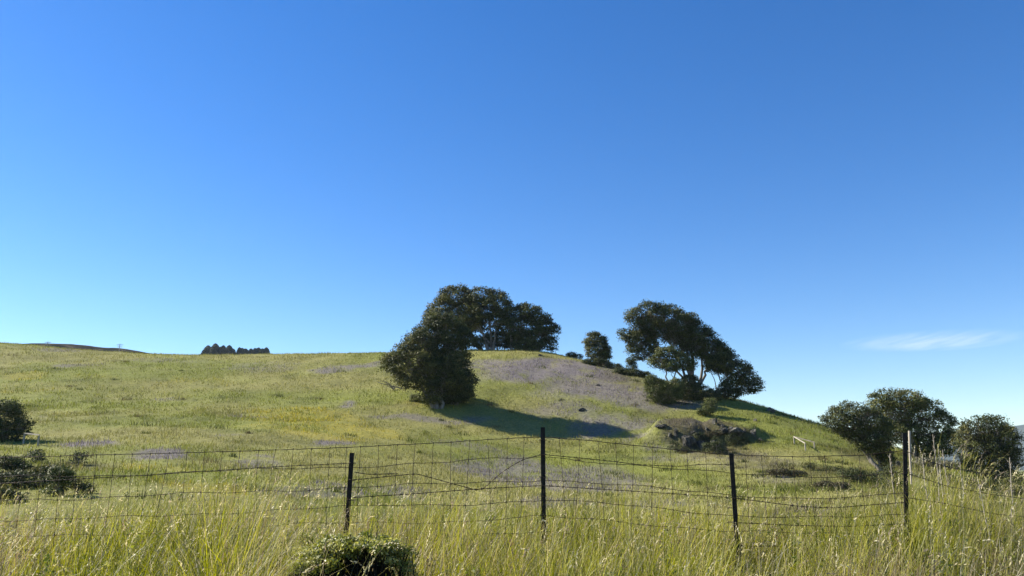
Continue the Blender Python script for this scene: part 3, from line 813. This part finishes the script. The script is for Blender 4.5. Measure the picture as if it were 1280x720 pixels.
shrub(64, sY(64, 602), [(52, 590, 14, 5), (72, 588, 10, 4)], 'ragged olive scrub between the round bush and the upright leafy bush', 71, LB, OAK, .08, clump=.16, gaps=.3)
shrub(6, sY(6, 628), [(0, 618, 16, 6), (18, 622, 14, 5)], 'low olive brush at the left edge nearest the fence', 72, LB, OAK, .07, clump=.15, gaps=.3)
shrub(96, sY(96, 618), [(98, 608, 10, 6), (108, 612, 8, 5)], 'thin brush just right of the upright leafy bush', 73, LB, OAK, .07, clump=.15, gaps=.35)
shrub(980, sY(980, 596), [(975, 590, 14, 3), (995, 592, 12, 3)], 'thin brown scrub below the V-shaped rails at the left', 74, RB, [(.09, .075, .04), (.06, .06, .03)], .07, clump=.16, gaps=.3)
shrub(1040, sY(1040, 612), [(1030, 606, 12, 3), (1048, 608, 12, 4)], 'thin brown scrub in front of the dark brush heap', 75, RB, [(.09, .075, .04), (.06, .06, .03)], .07, clump=.16, gaps=.3)
OS = 'dark scrub growing among the outcrop rocks'
shrub(868, sY(868, 556), [(860, 551, 8, 7), (872, 547, 7, 6), (882, 551, 6, 4)], 'dark scrub behind the rounded grey boulder of the outcrop', 61, OS, DRK, .09, clump=.26, gaps=.35)
shrub(893, sY(895, 568), [(888, 560, 8, 7), (900, 566, 8, 5), (914, 569, 9, 3), (896, 552, 6, 5)], 'dark scrub in the hollow right of the rounded grey boulder', 62, OS, DRK, .09, clump=.26, gaps=.35)
shrub(922, sY(922, 556), [(914, 549, 7, 6), (926, 552, 8, 5), (940, 555, 9, 3)], 'dark scrub below the squarish pale boulder of the outcrop', 63, OS, DRK, .09, clump=.26, gaps=.35)
shrub(850, sY(850, 566), [(842, 557, 6, 6), (852, 563, 7, 4), (866, 566, 8, 3)], 'dark scrub at the lower left foot of the outcrop', 64, OS, DRK, .09, clump=.26, gaps=.35)
shrub(906, sY(906, 546), [(902, 542, 14, 4), (890, 544, 8, 4)], 'thin brown scrub on the upper edge of the outcrop', 65, OS, [(.09, .075, .04), (.06, .06, .03)], .08, clump=.2)

# leafy bush right in front
def near_bush():
    r = np.random.default_rng(77)
    Y = 5.0
    B = spot(440, Y)
    root = thing('shrub', 'bright small-leaved bush with dark hollow underneath at the bottom edge', 'shrub', B)
    blobs = []
    for (px, py, rx, ry, dy) in ((396, 696, 18, 7, 0.0), (416, 686, 22, 7, .05), (440, 680, 22, 6, .1), (466, 686, 20, 7, 0), (490, 700, 14, 8, .05), (440, 686, 46, 7, .3), (420, 690, 46, 7, .2), (404, 706, 14, 9, -.1), (384, 708, 14, 10, -.05), (426, 674, 8, 5, .1), (455, 673, 7, 5, .2), (503, 710, 10, 9, .1), (386, 690, 8, 5, .15), (478, 682, 8, 5, .15), (370, 702, 10, 6, .2)) + tuple((372 + 140 * r.random(), 672 + 22 * r.random() + abs(k - 9) * .8, 3 + 3 * r.random(), 4 + 4 * r.random(), .25 * r.random()) for k in range(18)):
        P = at(px, py, Y + dy) - B
        s = Y / F_PX
        blobs.append((P, (rx * s, rx * s * .9, ry * s)))
    cols = [(.20, .21, .04), (.26, .26, .06), (.13, .15, .03), (.34, .33, .11)]
    bag, cl = foliage(blobs, r, .020, 26, cols, .045, shell=.7, gaps=.15)
    link('foliage', bag.mesh('foliage', M_leafb), root)
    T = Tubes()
    for p in cl[r.choice(len(cl), 300, replace=True)]:  # dense near-black tangle stands in for shade in the hollow
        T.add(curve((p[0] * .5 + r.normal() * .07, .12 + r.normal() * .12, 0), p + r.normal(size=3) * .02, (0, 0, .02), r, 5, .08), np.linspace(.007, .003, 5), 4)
    link('stem', T.mesh('stem', M_shade_twig), root)
near_bush()

# ------------------------------------------------------------------ far pines
def pines():
    r = np.random.default_rng(5)
    spec = [(257, 438), (262, 434), (266, 436), (271, 432), (275, 435), (280, 433), (284, 436), (289, 433), (293, 436), (298, 434), (303, 433), (308, 436), (313, 434), (319, 437), (324, 435), (329, 438), (334, 437), (340, 440), (252, 443), (245, 446)]
    ordn = 'first second third fourth fifth sixth seventh eighth ninth tenth eleventh twelfth thirteenth fourteenth fifteenth sixteenth seventeenth eighteenth nineteenth twentieth'.split()
    spec.sort()
    for i, (px, py) in enumerate(spec):
        Y = 700 + r.random() * 30
        top = at(px + r.normal() * .9, py - 3 + 5.5 * r.random(), Y)
        H = 15 + r.random() * 2
        base = top - np.array((0, 0, H))
        root = thing('pine_tree', 'dark pine in the far skyline grove, %s tree from its left end' % ordn[i], 'tree', base, 'pines of the far grove on the skyline')
        T = Tubes(); T.add([(0, 0, 0), (0.1, 0, H * .5), (0, 0, H * .97)], [.35, .22, .05], 6)
        link('trunk', T.mesh('trunk', M_bark), root)
        n = 5200
        t = r.random(n) ** .8; a0 = r.random(n) * 6.28
        rad = (3.0 + r.random() * 2.0) * (1.01 - t ** (1.8 + r.random() * 2.5)) ** .55 * (.55 + .45 * np.abs(np.sin(t * 9 + a0 * 2 + np.sin(a0 * 3 + t * 6) * 2 + r.random(n) * 1.2))) + .15
        a_ = a0
        cen = np.stack([np.cos(a_) * rad, np.sin(a_) * rad, H * (.15 + .85 * t) - rad * .15], 1) * np.array((1, 1, 1))
        cen[:, :2] *= (.6 + .5 * r.random(n))[:, None]
        c = np.array([(.022, .036, .018), (.035, .048, .022)])[r.integers(0, 2, n)]
        V, F, C = quads(cen, .7 + .6 * r.random(n), .4, np.array((0, 0, 1.0)), c, r)
        bag = Bag(); bag.add(V, F, C)
        link('crown', bag.mesh('crown', M_leaf), root)
pines()

# utility poles on the far ridge
def utility_pole(px, py, Y, label):
    top = at(px, py, Y)
    H = 11.0
    root = thing('utility_pole', label, 'utility pole', top - np.array((0, 0, H)), 'utility poles on the far ridge')
    T = Tubes(); T.add([(0, 0, 0), (0, 0, H * .5), (0, 0, H)], [.28, .24, .2], 8)
    link('pole', T.mesh('pole', M_wood), root)
    for z, w in ((H - .9, 4.4), (H - 2.3, 3.4)):
        T = Tubes(); T.box((0, .25, z), (w, .22, .26))
        for k in (-1, -.5, .5, 1): T.add([(k * w * .48, .25, z + .1), (k * w * .48, .25, z + .45)], [.09, .07], 6)
        link('crossarm', T.mesh('crossarm', M_wood, False), root)
utility_pole(60, 426.5, 560, 'thin utility pole with two crossarms, nearest the left edge')
utility_pole(150, 429.5, 560, 'thin utility pole with two crossarms, on the brown ridge')

# ------------------------------------------------------------------ rocks
def rock(px, py, w_px, h_px, label, seed, group='rocks of the outcrop on the slope', squash=.8, Y=None):
    w_px *= .9
    r = np.random.default_rng(seed)
    P = hit(px, py) if Y is None else spot(px, Y)
    s = P[1] / F_PX
    R = np.array((w_px * s / 2, w_px * s / 2 * squash, h_px * s * .75))
    import bmesh
    bm = bmesh.new(); bmesh.ops.create_icosphere(bm, subdivisions=5, radius=1.0)
    co = np.array([v.co[:] for v in bm.verts])
    # chip the ball with random planes, then roughen
    for k in range(16):
        d = r.normal(size=3); d /= np.linalg.norm(d); c = .58 + .3 * r.random()
        t = co @ d
        co = co - np.where(t > c, t - c, 0)[:, None] * d
    q = co * 3 + seed
    nn = (fbm(q[:, 0] + q[:, 2] * .7, q[:, 1] - q[:, 2] * .5, seed % 30, 4) - .5)
    n3 = fbm(q[:, 0] * 3 + q[:, 2] * 2.2, q[:, 1] * 3 - q[:, 2] * 1.7, seed % 23, 4) - .5
    co = co * (1 + nn * .5 + n3 * .22)[:, None]
    co = co * R
    for v, c in zip(bm.verts, co): v.co = c
    me = bpy.data.meshes.new('boulder'); bm.to_mesh(me); bm.free()
    me.materials.append(M_rock)
    o = link('boulder', me, None, tuple(P + np.array((0, 0, R[2] * .05))))
    o.rotation_euler = (0, 0, r.random() * 6.28)
    tag(o, label, 'rock', group)
rock(893, 532, 12, 8, 'pale pointed boulder just above the rock outcrop, below the small pointed bush', 1)
rock(942, 545, 11, 9, 'pale squarish boulder at the right end of the rock outcrop', 2)
rock(845, 545, 9, 11, 'upright grey boulder at the left end of the rock outcrop', 3)
rock(876, 560, 16, 12, 'rounded grey boulder low in the dark heart of the outcrop', 4)
rock(860, 556, 26, 15, 'largest dark boulder in the middle of the outcrop', 5)
rock(905, 540, 22, 7, 'flat dark slab between the two pale boulders of the outcrop', 6)
rock(922, 552, 26, 10, 'broad dark boulder under the pale squarish one', 7)
rock(827, 537, 18, 5, 'low flat rock left of the outcrop', 8)
rock(892, 560, 16, 10, 'dark boulder right of the rounded grey one in the outcrop', 9)
rock(944, 527, 6, 4, 'small pale rock alone on the grass above the outcrop', 10, None)
rock(963, 520, 22, 8, 'dark brown rocky knob on the skyline right of the leaning trees', 11, None, Y=82)
rock(727, 514, 14, 5, 'low dark rock in the lupine patch right of the tree shadow', 12, None)
rock(747, 482, 7, 3, 'small dark rock alone high in the lupine field', 13, None)
rock(676, 445, 8, 3, 'small dark rock on the crest below the grove', 14, None)
rock(596, 476, 8, 4, 'dark rock beside the right foot of the pair of trees', 15, None)
rock(535, 503, 7, 6, 'pale rock at the left foot of the pair of trees', 16, None)
rock(1122, 550, 10, 8, 'white rock on the slope edge left of the tall fence post', 17, None, Y=64)
rock(1094, 596, 10, 6, 'grey stone at the foot of the pale crooked trunk', 18, None)
rock(811, 468, 12, 3, 'low rock in the scrub at the left of the leaning trees', 19, None)

for k_, (px_, py_, w_, h_, lb_) in enumerate(((884, 537, 8, 4, 'small grey stone left of the pale pointed boulder'), (903, 533, 7, 4, 'small pale stone just right of the pale pointed boulder'), (868, 548, 10, 6, 'grey stone at the top of the largest dark boulder'), (855, 566, 9, 5, 'small dark stone at the lower left corner of the outcrop'), (914, 541, 9, 4, 'small stone between the flat slab and the squarish boulder'), (931, 541, 6, 4, 'small pale stone left of the squarish boulder'), (838, 552, 8, 5, 'grey stone left of the upright boulder'), (951, 552, 8, 4, 'small dark stone right of the squarish boulder'))):
    rock(px_, py_, w_, h_, lb_, 60 + k_)
# fallen branch
r_ = np.random.default_rng(9)
P = hit(492, 488)
T = Tubes()
for k in range(7):
    T.add(curve((0, 0, .05), ((-1.6 + .35 * k) * .9, r_.normal() * .6, .9 - .10 * k + r_.random() * .3), (0, 0, .2), r_, 6, .08), np.linspace(.05, .015, 6), 5)
T.add(curve((-1.8, 0, .9), (1.7, .2, .05), (0, 0, -.3), r_, 7, .04), np.linspace(.03, .08, 7), 6)
o = link('fallen_branch', T.mesh('fallen_branch', M_bark), None, tuple(P))
tag(o, 'bare grey fallen branch on the grass left of the low spreading tree', 'branch')

# ------------------------------------------------------------------ wooden rails on the slope
def rail_gate(pts, hgt, label, bright, links):
    """pts: list of ground points; posts with square rails between their tops"""
    B = np.array(pts[0])
    root = thing('wooden_rail', label, 'wooden rail', B, None)
    tops = []
    for i, p in enumerate(pts):
        q = np.array(p) - B
        T = Tubes(); T.box(q + np.array((0, 0, hgt / 2 - .1)), (.08, .08, hgt + .2))
        link('post', T.mesh('post', M_wood, False), root)
        tops.append(q + np.array((0, 0, hgt)))
    for i, (ia, ib) in enumerate(links):
        a_, b_ = tops[ia], tops[ib]
        d = b_ - a_; L = np.linalg.norm(d); d = d / L
        sd = np.cross(d, (0, 0, 1)); sd /= np.linalg.norm(sd); up = np.cross(sd, d)
        T = Tubes(); T.box((a_ + b_) / 2 + np.array((0, 0, .062)), (L + .1, .05, .07), np.stack([d, sd, up], 1))
        link('rail', T.mesh('rail', M_pale if i == bright else M_bark, False), root)
p1 = hit(993, 555.5); p2 = hit(1007, 563.5); p3 = hit(1018.5, 562)
rail_gate([p1, p2, p3], .52, 'two wooden rails in a V on low posts right of the rock outcrop', 0, [(0, 1), (0, 2)])
q1 = hit(29, 555); q2 = hit(47, 558)
rail_gate([q1, q2], .55, 'short pale wooden rail beside the dark left edge tree', 0, [(0, 1)])

# ------------------------------------------------------------------ wire fence
FY = 7.0
def fp(px, py, Y=FY): return at(px, py, Y)
def wire_y(keys, x): return np.interp(x, [k[0] for k in keys], [k[1] for k in keys])
def fence():
    r = np.random.default_rng(3)
    base = np.array((0, FY, gz(0, FY)))
    root = thing('wire_fence', 'rusty woven wire fence on dark steel posts crossing the tall grass', 'fence', base)
    # T-section steel posts
    def tpost(px, pytop, Y, lean, studs=True):
        top = at(px, pytop, Y)
        g = gz(top[0], top[1])
        H = top[2] - g + .05
        bot = np.array((top[0] + lean, Y, g - .05))
        T = Tubes()
        d = (top - bot); d /= np.linalg.norm(d)
        sx = np.array((1, 0, 0.)); sx = sx - d * np.dot(sx, d); sx /= np.linalg.norm(sx); sy = np.cross(d, sx)
        M = np.stack([sx, sy, d], 1)
        L = np.linalg.norm(top - bot)
        c = (top + bot) / 2 - base
        T.box(c, (.038, .006, L), M)
        T.box(c + sy * .0205, (.007, .035, L - .004), M)
        for k in range(int(L / .055)):
            p = bot + d * (.05 + k * .055) - base - sy * .006
            T.box(p, (.012, .007, .018), M)
        o = link('post', T.mesh('post', M_post, False), root)
        return o
    tpost(440, 566, FY, -.03); tpost(678.5, 534, FY + .02, 0.0); tpost(914, 567, FY - .02, .01)
    # right post: steel with a split wooden stake strapped beside it
    tpost(1131, 541, FY + .35, -.11)
    top = at(1137, 540, FY + .40) - base; g = gz(top[0], FY + .4) - base[2]
    T = Tubes(); T.add([(top[0] - .036, top[1] - .004, top[2] - .46), (top[0] - .02, top[1], top[2] - .22), (top[0], top[1], top[2] + .01)], [.006, .010, .012], 7)
    link('stake', T.mesh('stake', M_wood), root)
    # woven mesh: horizontals follow the sag of each bay
    top_keys = [(-160, 577), (0, 572), (150, 568), (300, 564), (440, 559), (560, 553), (620, 549), (678, 546), (740, 551), (860, 564), (914, 569), (1000, 571), (1080, 569), (1131, 563)]
    xs = np.arange(-160, 1132, 6.0)
    drop = [0, .165, .345, .51, .645, .77, .88, .97]
    def mesh_pt(px, dz):
        yk = wire_y(top_keys, px)
        p = at(px, yk, FY + .035)
        wav = .010 * math.sin(px * .021 + dz * 9) + .006 * math.sin(px * .067 + dz * 31)
        bow = .02 * math.sin(px * .009 + dz * 4)
        return p + np.array((bow * .3, 0, -dz * (1 + .03 * math.sin(px * .012)) + wav * (dz > 0) + r.normal() * .0012)) - base
    T = Tubes()
    for dz in drop:
        T.add([mesh_pt(x, dz) for x in xs], .0025 if dz not in (0,) else .0031, 5)
    stays = list(np.arange(-150, 440, 22.5)) + list(np.arange(452, 900, 22.6)) + list(np.arange(930, 1130, 20.3))
    for x in stays:
        x0 = x + r.normal() * .8
        ln = r.normal() * .5
        P = [mesh_pt(x0 + ln * k, d) + np.array((0, -.004, 0)) for k, d in enumerate(np.linspace(0, .97, 12))]
        T.add(P, .0020, 5)
        for d in drop:                                   # wrapped knots where the wires cross
            q = mesh_pt(x0 + ln * d * 11 / .97, d)
            T.add([q + np.array((0, -.002, -.007)), q + np.array((0, -.002, .007))], .0042, 5)
    link('wire_mesh', T.mesh('wire_mesh', M_wire), root)
    # barbed wires
    def barbed(keys, Y, rad=.0026):
        T = Tubes()
        kx = np.array([k[0] for k in keys], float); ky = np.array([k[1] for k in keys], float)
        x = np.arange(kx[0], kx[-1], 3.0)
        # smooth interpolation
        y = np.interp(x, kx, ky); ker = np.ones(5) / 5
        if len(y) > 12: ys = np.convolve(np.pad(y, 2, 'edge'), ker, 'valid')
        else: ys = y
        for ph in (0, math.pi):
            P = []
            for i, (a_, b_) in enumerate(zip(x, ys)):
                p = at(a_, b_, Y if np.isscalar(Y) else np.interp(a_, kx, Y)) - base
                P.append(p + np.array((0, math.cos(i * 1.3 + ph) * .0022, math.sin(i * 1.3 + ph) * .0022)))
            T.add(P, rad * .75, 4)
        for a_ in np.arange(kx[0] + 9, kx[-1], 17.0):
            b_ = np.interp(a_, x, ys)
            p = at(a_, b_, Y if np.isscalar(Y) else np.interp(a_, kx, Y)) - base
            for k in range(3):
                d = np.array((r.normal() * .4, r.normal() * .6, r.normal())); d /= np.linalg.norm(d)
                T.add([p - d * .012, p + d * .012], .0014, 4)
        link('barbed_wire', T.mesh('barbed_wire', M_wire), root)
    barbed([(-160, 614), (40, 602), (130, 597), (200, 593), (300, 586), (370, 582), (438, 579)], FY - .05)
    barbed([(443, 590), (460, 593), (500, 592)], FY - .05)
    barbed([(440, 600), (520, 592), (600, 614), (610, 606), (625, 592), (640, 582), (655, 574), (678, 568), (720, 572), (760, 576), (800, 581), (850, 583), (880, 580), (914, 581)], FY - .05)
    barbed([(440, 622), (520, 617), (600, 611), (678, 607), (760, 612), (840, 617), (914, 622)], FY - .06)
    barbed([(914, 622), (960, 628), (1000, 633), (1040, 635), (1090, 631), (1131, 628)], FY - .05)
    barbed([(914, 653), (1000, 657), (1060, 658), (1131, 655)], FY - .05)
    # bay running down to the right
    barbed([(1135, 564), (1155, 575), (1185, 584), (1220, 590), (1290, 600)], [FY + .35, FY + .5, FY + .7, FY + .9, FY + 1.3])
    barbed([(1135, 592), (1185, 608), (1240, 618), (1300, 626)], [FY + .35, FY + .7, FY + 1.0, FY + 1.3])
    barbed([(1135, 622), (1185, 630), (1240, 642), (1300, 648)], [FY + .35, FY + .7, FY + 1.0, FY + 1.3])
    barbed([(1135, 660), (1200, 664), (1300, 675)], [FY + .35, FY + .8, FY + 1.3])
    # wire ties holding mesh to posts
    for px, ys in ((440, (579, 600, 625, 645)), (678.5, (550, 568, 596, 620)), (914, (581, 608, 635, 653)), (1131, (566, 592, 622))):
        for y_ in ys:
            T = Tubes()
            c = at(px, y_, FY if px < 1000 else FY + .35) - base
            a_ = np.linspace(0, 2 * math.pi, 9)
            T.add([c + np.array((math.cos(t) * .030, math.sin(t) * .03 + .008, .006 * math.sin(2 * t))) for t in a_], .0022, 5)
            link('wire_tie', T.mesh('wire_tie', M_wire), root)
fence()

# tall dry mustard-like stalks standing by the right post and at the left
def tall_stalks():
    r = np.random.default_rng(41)
    G = 'tall dry weed stalks by the right fence post'
    wl = ['tallest pale weed stalk, standing right of the tall fence post', 'shorter weed stalk just right of the tallest one', 'thin weed stalk behind the tallest one', 'dry weed stalk closest to the wooden stake of the fence', 'weed stalk standing left of the tall fence post', 'leaning weed stalk in front of the round-headed tree', 'low weed stalk leaning left under the round-headed tree', 'weed stalk between the tallest stalk and the round-headed tree']
    for i, (px, pytop, Y, ln) in enumerate(((1166, 543, 8.6, .02), (1178, 562, 8.2, -.03), (1172, 556, 9.2, .05), (1153, 568, 8.0, .0), (1112, 570, 8.2, -.05), (1262, 572, 8.0, .12), (1222, 596, 7.6, -.1), (1200, 578, 8.8, .06))):
        top = at(px, pytop, Y); g = gz(top[0] - ln, Y)
        B = np.array((top[0] - ln, Y, g))
        T = Tubes(); H = top - B
        P = curve((0, 0, 0), H, (ln * .4, 0, 0), r, 8, .012)
        T.add(P, np.linspace(.006, .003, 8), 5)
        for k in range(16):
            t = .45 + .55 * r.random()
            p = P[0] * (1 - t) + H * t
            p = np.array([np.interp(t, np.linspace(0, 1, 8), P[:, c]) for c in range(3)])
            d = np.array((r.normal(), r.normal(), 1.6)); d /= np.linalg.norm(d)
            T.add([p, p + d * (.012 + .015 * r.random()), p + d * .03 + np.array((0, 0, .01))], [.0015, .0032, .001], 4)
        o = link('weed_stalk', T.mesh('weed_stalk', M_wood), None, tuple(B))
        tag(o, wl[i], 'weed', G)
tall_stalks()

# ------------------------------------------------------------------ cirrus streak, far outside the haze
def cirrus():
    Yc = 9000.0
    a_ = at(1050, 427, Yc); b_ = at(1282, 427, Yc)
    c = (a_ + b_) / 2
    import bmesh
    bm = bmesh.new(); bmesh.ops.create_icosphere(bm, subdivisions=4, radius=1.0)
    me = bpy.data.meshes.new('cloud'); bm.to_mesh(me); bm.free()
    o = link('cloud', me, None, tuple(c))
    o.scale = ((b_[0] - a_[0]) / 2, 900, 36)
    m = bpy.data.materials.new('cirrus'); m.use_nodes = True; nt = m.node_tree
    nt.nodes.remove(nt.nodes['Principled BSDF'])
    v = N(nt, 'ShaderNodeVolumePrincipled'); v.inputs['Color'].default_value = (1, 1, 1, 1); v.inputs['Anisotropy'].default_value = .2
    tc = N(nt, 'ShaderNodeTexCoord')
    ln = N(nt, 'ShaderNodeVectorMath', operation='LENGTH'); nt.links.new(tc.outputs['Object'], ln.inputs[0])
    fall = N(nt, 'ShaderNodeMapRange'); fall.inputs[1].default_value = 1.0; fall.inputs[2].default_value = .15; nt.links.new(ln.outputs['Value'], fall.inputs[0])
    nz = noise(nt, 2.0, 5, .6, sc=(2.2, .6, 1.2))
    mr = N(nt, 'ShaderNodeMapRange'); mr.inputs[1].default_value = .40; mr.inputs[2].default_value = .68; nt.links.new(nz.outputs['Fac'], mr.inputs[0])
    mu = N(nt, 'ShaderNodeMath', operation='MULTIPLY'); nt.links.new(fall.outputs[0], mu.inputs[0]); nt.links.new(mr.outputs[0], mu.inputs[1])
    m2 = N(nt, 'ShaderNodeMath', operation='MULTIPLY'); m2.inputs[1].default_value = 0.0024; nt.links.new(mu.outputs[0], m2.inputs[0])
    nt.links.new(m2.outputs[0], v.inputs['Density']); nt.links.new(v.outputs['Volume'], nt.nodes['Material Output'].inputs['Volume'])
    me.materials.append(m)
    tag(o, 'thin white streak of cloud low in the sky at the right', 'cloud', kind='structure')
cirrus()

# ------------------------------------------------------------------ haze
def haze():
    T = Tubes(); T.box((400, 2500, 110), (14000, 7000, 300))
    m = bpy.data.materials.new('haze_air'); m.use_nodes = True; nt = m.node_tree
    nt.nodes.remove(nt.nodes['Principled BSDF'])
    v = N(nt, 'ShaderNodeVolumePrincipled'); v.inputs['Color'].default_value = (.66, .80, 1, 1); v.inputs['Density'].default_value = 0.000055
    v.inputs['Anisotropy'].default_value = .1
    nt.links.new(v.outputs['Volume'], nt.nodes['Material Output'].inputs['Volume'])
    o = link('haze', T.mesh('haze', m, False))
    tag(o, 'thin bluish air haze over the far hills', 'haze', kind='stuff')
haze()
